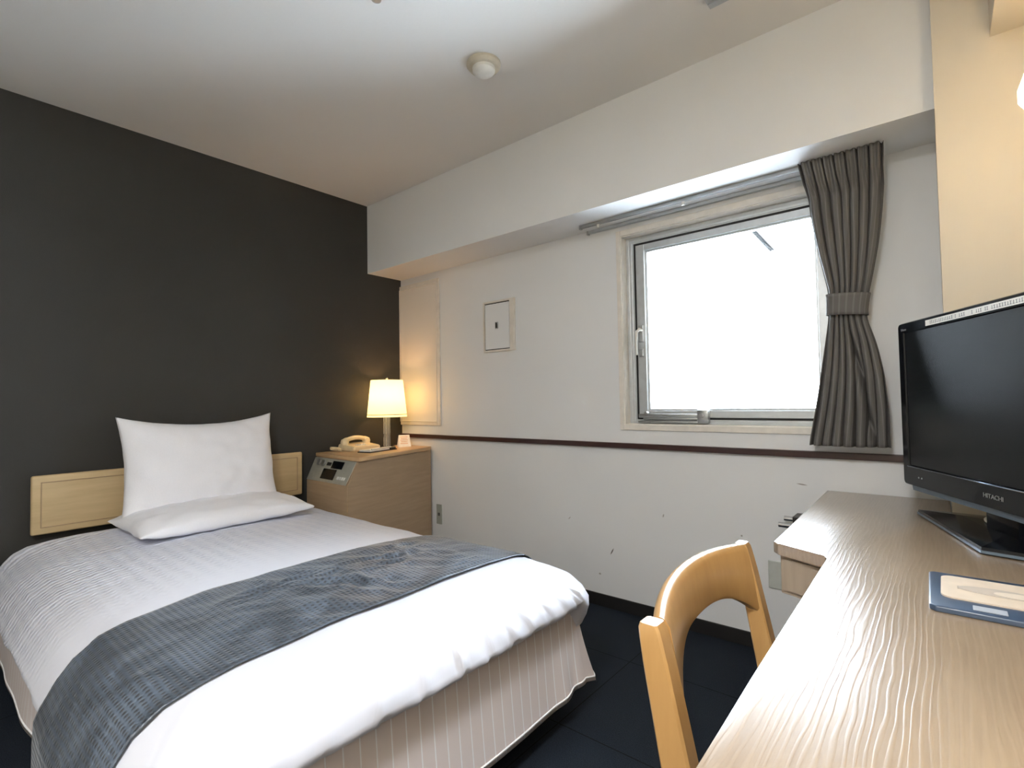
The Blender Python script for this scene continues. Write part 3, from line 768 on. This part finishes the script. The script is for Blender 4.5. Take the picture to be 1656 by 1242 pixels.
# telephone
ph = thing('telephone', 'cream desk telephone with handset beside the lamp', 'telephone', (.10, -.42, ZT), math.radians(8))
m = MB(); A = [(-.075, -.11), (.075, -.11), (.075, .11), (-.075, .11)]
m.hull([[(x, y, .0) for x, y in A], [(x*1.03, y*1.02, .012) for x, y in A], [(x*.96, y*.96, .028 if x > 0 else .045) for x, y in A]])
bmesh.ops.bevel(m.bm, geom=list(m.bm.edges), offset=.005, segments=2, affect='EDGES'); bd = obj('body', m, M_cream_pl, ph, local=True, smooth=40)
m = MB(); pts = []; rr = []
for i in range(17):
    k = i/16; y = -.10+.20*k; z = .056+.022*math.sin(PI*k)**.8; pts.append((-.035, y, z)); rr.append(.017 if k < .15 or k > .85 else .014)
m.tube(pts, rr, 14); m.lathe([(0, -.018), (.024, -.018), (.026, 0), (.02, .016), (0, .018)], (-.035, -.088, .055)); m.lathe([(0, -.018), (.024, -.018), (.026, 0), (.02, .016), (0, .018)], (-.035, .088, .055))
obj('handset', m, M_cream_pl, ph, local=True, smooth=60)
m = MB()
for i in range(4):
    for j in range(3): m.box(.015+j*.018, .028+j*.018, -.05+i*.02, -.037+i*.02, .034-.006*j*.9, .040-.006*j*.9, .001)
obj('keypad', m, M_whitepl, ph, local=True)
m = MB(); pts = []
for i in range(220):
    k = i/219; a = k*2*PI*22; b = k*PI*1.7
    cxx, cyy, czz = -.02+.035*math.cos(b+1.2), -.165+.032*math.sin(b+1.2), .012+.012*math.sin(k*PI)
    pts.append((cxx+.007*math.cos(a)*math.cos(b), cyy+.007*math.cos(a)*math.sin(b), czz+.007*math.sin(a)))
m.tube(pts, .002, 5); obj('coiled_cord', m, M_cream_pl, ph, local=True, smooth=180)

# notepad tray with pen
nt = thing('notepad_tray', 'slim black tray holding a white notepad in front of the telephone', 'notepad', (.275, -.405, ZT), math.radians(14))
m = MB(); m.box(-.05, .05, -.125, .125, 0, .006, .002); obj('tray', m, M_blackp, nt, local=True)
m = MB(); m.box(-.045, .043, -.115, .06, .006, .015, .001); obj('paper_pad', m, M_paper, nt, local=True)
m = MB(); m.box(-.045, .045, .065, .12, .006, .016, .003); obj('pen_holder', m, M_blackp, nt, local=True)
m = MB(); m.tube([(.036, -.10, .0195), (.036, .07, .0195), (.036, .085, .0195)], [.0038, .0042, .003], 10)
p = obj('pen', m, M_whitepl); p.location = (.275, -.405, ZT); p.rotation_euler = (0, 0, math.radians(14))
# keep pen geometry relative to the tray spot
for v in p.data.vertices: v.co += Vector((.036, -.0075, .0155))
tag(p, 'thin white pen lying on the notepad tray', 'pen')

# folded card
cd_ = thing('tent_card', 'small folded white card standing behind the lamp on the nightstand', 'card', (.165, -.115, ZT), math.radians(62))
for s in (-1, 1):
    m = MB(); m.hull([[(-.043, s*.030, 0), (.043, s*.030, 0), (.043, s*.0285, 0), (-.043, s*.0285, 0)], [(-.036, s*.0015, .078), (.036, s*.0015, .078), (.036, 0, .078), (-.036, 0, .078)]])
    lf = obj('card_leaf', m, M_paper, cd_, local=True)
    if s == -1:
        m = MB()
        for k in range(5):
            z = .066-k*.011; yy = -(.030-.0285*z/.078)-.0006; w_ = .028-.004*(k % 2)
            m.box(-w_, w_*.8, yy-.0004, yy, z-.0016, z+.0016)
        obj('printed_lines', m, plain('orange_print', (.75, .35, .15), .6), lf, local=True)

# ------------------------------------------------------------------ desk
ZD = .69
desk = thing('desk', 'long pale ash desk with glossy top along the right wall', 'desk', (3.1, -1.0, 0))
top = [(2.627, -.030), (2.641, -.905), (2.655, -.924), (2.764, -.966), (2.774, -.99), (2.779, -1.608), (2.784, -2.02), (2.81, -2.05), (3.445, -2.05), (3.445, -.332), (2.987, -.332), (2.987, -.030)]
m = MB(); m.prism(top, ZD-.028, ZD, .0035); obj('desktop', m, M_desk, desk, smooth=30)
m = MB(); m.prism([(2.645, -.04), (2.655, -.900), (2.772, -.945), (3.43, -.945), (3.43, -.34), (2.98, -.34), (2.98, -.04)], .563, ZD-.028, .002); ap = obj('drawer_box', m, M_deskb, desk)
m = MB(); m.hull([[(2.665, -.912, .575), (2.755, -.9455, .575), (2.755, -.9425, .575), (2.665, -.909, .575)], [(2.665, -.912, .652), (2.755, -.9455, .652), (2.755, -.9425, .652), (2.665, -.909, .652)]]); obj('drawer_front', m, M_deskb, ap)
m = MB(); m.prism([(2.695, -.05), (2.70, -.86), (2.80, -.90), (3.42, -.90), (3.42, -.34), (2.98, -.34), (2.98, -.05)], .0, .563, .002); cab = obj('cabinet', m, M_deskb, desk)
m = MB(); m.box(2.689, 2.695, -.83, -.09, .03, .545, .002, mat=None); obj('cabinet_door', m, M_deskb, cab)
m = MB(); m.box(2.81, 3.43, -2.03, -.96, ZD-.095, ZD-.028); obj('apron', m, M_deskb, desk)
m = MB(); m.box(2.83, 3.43, -2.03, -2.0, 0, ZD-.095, .003); obj('end_panel', m, M_deskb, desk)
m = MB(); m.box(3.41, 3.43, -2.0, -.96, .25, ZD-.095); obj('back_panel', m, M_deskb, desk)

# ------------------------------------------------------------------ chair
ch = thing('chair', 'honey-coloured wooden chair with curved backrest pushed in at the desk', 'chair', (2.85, -1.37, 0))
YN0, YN1 = -1.645, -1.112
def postx(z): return 2.632+(.735-z)*.168 if z > .44 else 2.6816-(.44-z)*.06
for s, (ya, yb) in ((0, (YN0, YN0+.034)), (1, (YN1-.036, YN1))):
    zs = [0, .2, .40, .44, .5, .6, .68, .715, .728, .735]
    loops = []
    for z in zs:
        x = postx(z)-(.016 if s else 0); wd = (.036 if not s else .030)+.012*min(1, max(0, (.735-z)/.25)) if z > .44 else .048-.016*(.44-z)/.44
        r = .0035
        ins = .0 if z < .715 else (.001 if z < .72 else (.002 if z < .73 else .005))
        xa, xb, y0, y1 = x+ins, x+wd-ins, ya+ins*.5, yb-ins*.5
        loops.append([(xa+r, y0, z), (xb-r, y0, z), (xb, y0+r, z), (xb, y1-r, z), (xb-r, y1, z), (xa+r, y1, z), (xa, y1-r, z), (xa, y0+r, z)])
    m = MB(); m.hull(loops); obj('leg', m, M_chair, ch, smooth=30)
# curved backrest
def back_ring(u):
    y = YN0+.034+(YN1-.036-YN0-.034)*u; q = 2*u-1
    bow = -.040*(1-q*q)
    zt = .736+.010*(1-q*q); zb = .600+.058*(1-abs(q)**3.2)
    th = .026
    def X(z): return postx(z)+.036+bow-.022*u
    zm = (zt+zb)/2
    pts = []
    for z, dx in ((zb, -.004), (zb+.006, 0), (zm, .001), (zt-.012, .0), (zt-.003, -.005)): pts.append((X(z)+dx, y, z))
    for z, dx in ((zt, -.010), (zt, -.018), (zt-.006, -th+.001), (zm, -th-.002), (zb+.006, -th), (zb, -th+.005)): pts.append((X(z)+dx, y, z))
    return pts
m = MB(); m.hull([back_ring(i/40) for i in range(41)]); obj('backrest', m, M_chair, ch, smooth=50)
m = MB(); m.prism([(2.70, -1.62), (3.10, -1.60), (3.12, -1.37), (3.10, -1.14), (2.70, -1.12)], .425, .445, .006); obj('seat', m, plain('grey_seat_fabric', (.10, .11, .13), .9, bump=.3), ch)
m = MB(); m.box(2.71, 3.07, -1.615, -1.59, .365, .425, .004); m.box(2.71, 3.07, -1.15, -1.125, .365, .425, .004); m.box(3.055, 3.075, -1.59, -1.15, .365, .425, .004); m.box(2.70, 2.72, -1.59, -1.15, .365, .425, .004); obj('seat_frame', m, M_chair, ch)
for y in (-1.60, -1.14):
    m = MB(); m.hull([[(3.06+a*.017, y+b*.017, 0) for a, b in ((-1, -1), (1, -1), (1, 1), (-1, 1))], [(3.06+a*.022, y+b*.022, .425) for a, b in ((-1, -1), (1, -1), (1, 1), (-1, 1))]]); obj('leg', m, M_chair, ch)

# ------------------------------------------------------------------ television (local: +x = screen normal, screen width along local y)
D = Vector((math.sin(math.radians(28.2)), -math.cos(math.radians(28.2)), 0))
Lft = CAM+(fw+r2*((1458-828)/833.09)-u2*((660-621)/833.09))*1.64; Lft.z = 0
W_, HT = .80, .505
ctr = Lft+D*(W_/2)
ZB = .772
tv = thing('television', 'black flat-screen television on a glossy stand on the desk', 'television', (ctr.x, ctr.y, ZD), math.atan2(-D.x, D.y)+PI)
# local axes: y -> from right(near) to left(far)?  rotate so local +y = -D (far end)
tv.rotation_euler = (0, 0, math.atan2(D.x, -D.y))
# local +y maps to direction (-sin, cos) = -D ; local +x maps to (cos, sin) = away from the viewer
b0, h0 = ZB-ZD, HT
m = MB()
def rr_(y0, y1, z0, z1, x, r=.012, n=5):
    P = []
    for cy, cz, a0 in ((y1-r, z1-r, 0), (y0+r, z1-r, PI/2), (y0+r, z0+r, PI), (y1-r, z0+r, 1.5*PI)):
        for i in range(n+1): a = a0+PI/2*i/n; P.append((x, cy+r*math.cos(a), cz+r*math.sin(a)))
    return P
y0, y1, z0, z1 = -W_/2, W_/2, b0, b0+h0
iy0, iy1, iz0, iz1 = y0+.030, y1-.030, z0+.062, z1-.032
R0 = rr_(iy0, iy1, iz0, iz1, .004, .001); R1 = rr_(iy0-.002, iy1+.002, iz0-.002, iz1+.002, -.001, .002)
R2 = rr_(y0+.003, y1-.003, z0+.003, z1-.003, -.002, .012); R3 = rr_(y0, y1, z0, z1, .004, .014); R4 = rr_(y0, y1, z0, z1, .030, .014); R5 = rr_(y0+.03, y1-.03, z0+.03, z1-.03, .055, .02); R6 = rr_(y0+.12, y1-.12, z0+.08, z1-.1, .075, .02)
m.hull([R0, R1, R2, R3, R4, R5, R6]); cab_ = obj('housing', m, M_blackgl, tv, local=True, smooth=40)
m = MB(); m.hull([rr_(iy0+.001, iy1-.001, iz0+.001, iz1-.001, .0035, .001), rr_(iy0+.001, iy1-.001, iz0+.001, iz1-.001, .0025, .001)]); obj('screen', m, M_screen, tv, local=True)
m = MB(); m.hull([[(.004, y0+.035, z0+.004), (.030, y0+.035, z0+.006), (.030, y0+.035, z0-.002), (.006, y0+.035, z0-.014)], [(.004, y1-.035, z0+.004), (.030, y1-.035, z0+.006), (.030, y1-.035, z0-.002), (.006, y1-.035, z0-.014)]]); obj('silver_strip', m, M_silver, tv, local=True)
# window highlight on the black bevel, put in as a silvery metal tube
m = MB(); m.tube([(-.003, iy0, iz0-.003), (-.003, iy1, iz0-.003)], .0025, 8); obj('bezel_highlight', m, plain('highlight_chrome', (.35, .40, .48), .2, metal=1), tv, local=True, smooth=180)
def face(y, z, x=-.0024): # text plane: right dir = -y local (as seen from -x), up = z
    return Matrix(((0, 0, -1, x), (-1, 0, 0, y), (0, 1, 0, z), (0, 0, 0, 1)))
text('HITACHI', .0155, M_alud, 'logo_lettering', cab_, face(-.0, z0+.030), sx=1.15)
text('Wooo', .011, M_alud, 'series_lettering', cab_, face(y1-.034, z1-.022))
m = MB()
for k in range(2): m.cyl((-.0030, y1-.085-k*.016, z0+.030), (-.0015, y1-.085-k*.016, z0+.030), .0025, n=10)
obj('indicator_marks', m, M_alud, cab_, local=True)
m = MB(); m.box(-.0035, -.0022, y0+.03, y1-.155, z1-.026, z1-.010); st = obj('paper_label', m, M_paper, cab_, local=True)
m = MB(); random.seed(3)
yy = y1-.178
while yy > y0+.05:
    g = random.choice((.004, .006, .005))
    if random.random() < .78:
        m.box(-.0040, -.0035, yy-g, yy, z1-.0225, z1-.0215); 
        if random.random() < .7: m.box(-.0040, -.0035, yy-g, yy, z1-.0150, z1-.0142)
        m.box(-.0040, -.0035, yy-g*.6, yy-g*.4, z1-.0225, z1-.0142)
    yy -= g+.003
obj('printed_text', m, M_ink, st, local=True)
m = MB(); m.box(.012, .055, -.055, .055, .02, z0+.06, .006); m.box(.020, .045, -.11, .11, z0+.0, z0+.04, .004); obj('neck', m, M_blackgl, tv, local=True, smooth=40)
# base plate in world coordinates turned into local
bw = [(2.910, -.350), (2.985, -.340), (3.27, -.37), (3.34, -.62), (3.25, -.80), (3.035, -.758)]
Ri = Matrix.Rotation(-tv.rotation_euler[2], 3, 'Z')
bl_ = [Ri @ (Vector((x, y, 0))-Vector((ctr.x, ctr.y, 0))) for x, y in bw]
cb = sum(bl_, Vector())/len(bl_)
m = MB(); sh = lambda k, z: [(cb+(p-cb)*k)[:2]+(z,) for p in bl_]
m.hull([sh(.97, .001), sh(1.0, .004), sh(1.0, .010)]); foot = obj('stand_trim', m, M_silver, tv, local=True)
m = MB(); m.hull([sh(.992, .0102), sh(.985, .017), sh(.55, .027), sh(.35, .029)]); obj('stand_base', m, M_blackgl, tv, local=True)

# cable looped on the stand base
m = MB(); pts = []
def bez(P, n=24):
    out = []
    for i in range(len(P)-1):
        p0 = Vector(P[max(i-1, 0)]); p1 = Vector(P[i]); p2 = Vector(P[i+1]); p3 = Vector(P[min(i+2, len(P)-1)])
        for k in range(n):
            t_ = k/n; out.append(.5*((2*p1)+(-p0+p2)*t_+(2*p0-5*p1+4*p2-p3)*t_*t_+(-p0+3*p1-3*p2+p3)*t_**3))
    out.append(Vector(P[-1])); return out
zc = ZD+.0335
m.tube(bez([(3.115, -.47, ZD+.06), (3.075, -.45, zc+.004), (3.055, -.50, zc), (3.072, -.575, zc), (3.12, -.60, zc), (3.18, -.60, zc), (3.26, -.56, zc-.004), (3.37, -.5, ZD+.0055), (3.42, -.45, ZD+.0055)]), .0028, 8)
tag(obj('cable', m, M_whitepl, smooth=180), 'thin white cable looping over the black television stand', 'cable')
m = MB(); m.tube(bez([(2.985, -.306, ZD+.003), (2.983, -.306, ZD+.05), (2.985, -.305, ZD+.15)]), .0022, 8)

# remote-control tray / guide folder on the desk
tr = thing('desk_tray', 'navy leather tray with cream inset at the desk edge below the television', 'tray', (3.09, -1.11, ZD), math.radians(0))
m = MB(); m.prism([(-.142, .110), (-.138, -.090), (-.130, -.098), (.20, -.100), (.20, .122), (-.135, .117)], 0, .010, .0025); obj('tray', m, M_navy, tr, local=True, smooth=30)
m = MB(); A = []
for cxq, cyq, a0 in ((.16, .075, 0), (-.105, .075, PI/2), (-.105, -.025, PI), (.16, -.025, 1.5*PI)):
    for i in range(7): a = a0+PI/2*i/6; A.append((cxq+.018*math.cos(a), cyq+.018*math.sin(a)))
m.prism(A, .010, .0125, 0); ins = obj('cream_inset', m, plain('cream_card', (.70, .58, .45), .5), tr, local=True)
m = MB(); m.lathe([(0, 0), (.060, 0), (.059, .0012), (0, .0016)], (-.040, .022, .0126), sy=.36); m2 = obj('printed_oval', m, plain('taupe_print', (.52, .44, .36), .5), ins, local=True)
m = MB(); m.lathe([(0, 0), (.034, 0), (.033, .0006), (0, .0008)], (-.018, .016, .0142), sy=.40); obj('pale_oval', m, plain('pale_print', (.74, .64, .52), .5), ins, local=True)
m = MB(); m.box(-.10, -.092, .015, .03, .0125, .0131); m.box(-.088, -.083, .01, .026, .0125, .0131); obj('small_print', m, plain('brown_print', (.42, .34, .27), .6), ins, local=True)
m = MB(); m.box(-.082, -.040, -.085, -.062, .010, .0112, .001); obj('grey_sticker', m, plain('grey_sticker', (.42, .45, .50), .45), tr, local=True)

# ------------------------------------------------------------------ lamps on the right
LXW, LYW, LZW = 3.197, -.70, 1.745
wl = thing('wall_lamp', 'lit white glass wall lamp at the right edge of the photo', 'wall lamp', (XR, LYW, LZW-.05))
m = MB(); m.lathe([(0, 0), (.05, 0), (.05, .012), (.04, .018), (0, .02)], (0, 0, 0))
for v in m.bm.verts: v.co = Vector((XR-v.co.z-.0005, LYW+v.co.x, LZW-.03+v.co.y))
obj('wall_plate', m, M_alud, wl, smooth=40)
m = MB(); m.tube(bez([(XR-.018, LYW, LZW-.03), (XR-.08, LYW, LZW-.06), (XR-.15, LYW, LZW-.085), (LXW, LYW, LZW-.075)]), .008, 10); obj('arm', m, M_alud, wl, smooth=180)
m = MB(); m.lathe([(.0, -.068), (.025, -.066), (.048, -.054), (.062, -.030), (.062, -.005), (.050, .030), (.038, .060), (.036, .060), (.047, .030), (.058, -.005), (.058, -.030), (.044, -.050), (.0, -.063)], (LXW, LYW, LZW)); 
obj('glass_shade', m, shade_mat('glowing_glass', (1, .93, .78), 1.8, (.9, .86, .75)), wl, smooth=180)
ld = bpy.data.lights.new('bulb_light', 'POINT'); ld.energy = 1.3; ld.color = (1, .70, .40); ld.shadow_soft_size = .045
lo = bpy.data.objects.new('bulb_light', ld); COL.objects.link(lo); lo.parent = wl; lo.location = (LXW-XR, 0, .055)

# unseen ceiling lamp, added behind the camera to fill the room with light
CLX, CLY = 2.82, -2.95
cl = thing('fill_ceiling_lamp', 'added round fill lamp with opal shade on the ceiling behind the camera', 'ceiling lamp', (CLX, CLY, H-.09))
m = MB(); m.lathe([(0, 0), (.17, 0), (.17, -.02), (.16, -.022), (0, -.022)], (CLX, CLY, H-.0005)); obj('base', m, M_whitepl, cl, smooth=40)
m = MB(); m.lathe([(.155, -.022), (.16, -.05), (.13, -.08), (.07, -.092), (0, -.095)], (CLX, CLY, H)); obj('opal_shade', m, shade_mat('opal_shade', (1, .86, .68), .2, (.9, .88, .8)), cl, smooth=180)
ld = bpy.data.lights.new('fill_light', 'AREA'); ld.shape = 'DISK'; ld.size = .30; ld.energy = 25; ld.color = (.96, .98, 1)
lo = bpy.data.objects.new('fill_light', ld); COL.objects.link(lo); lo.parent = cl; lo.location = (0, 0, -.012)
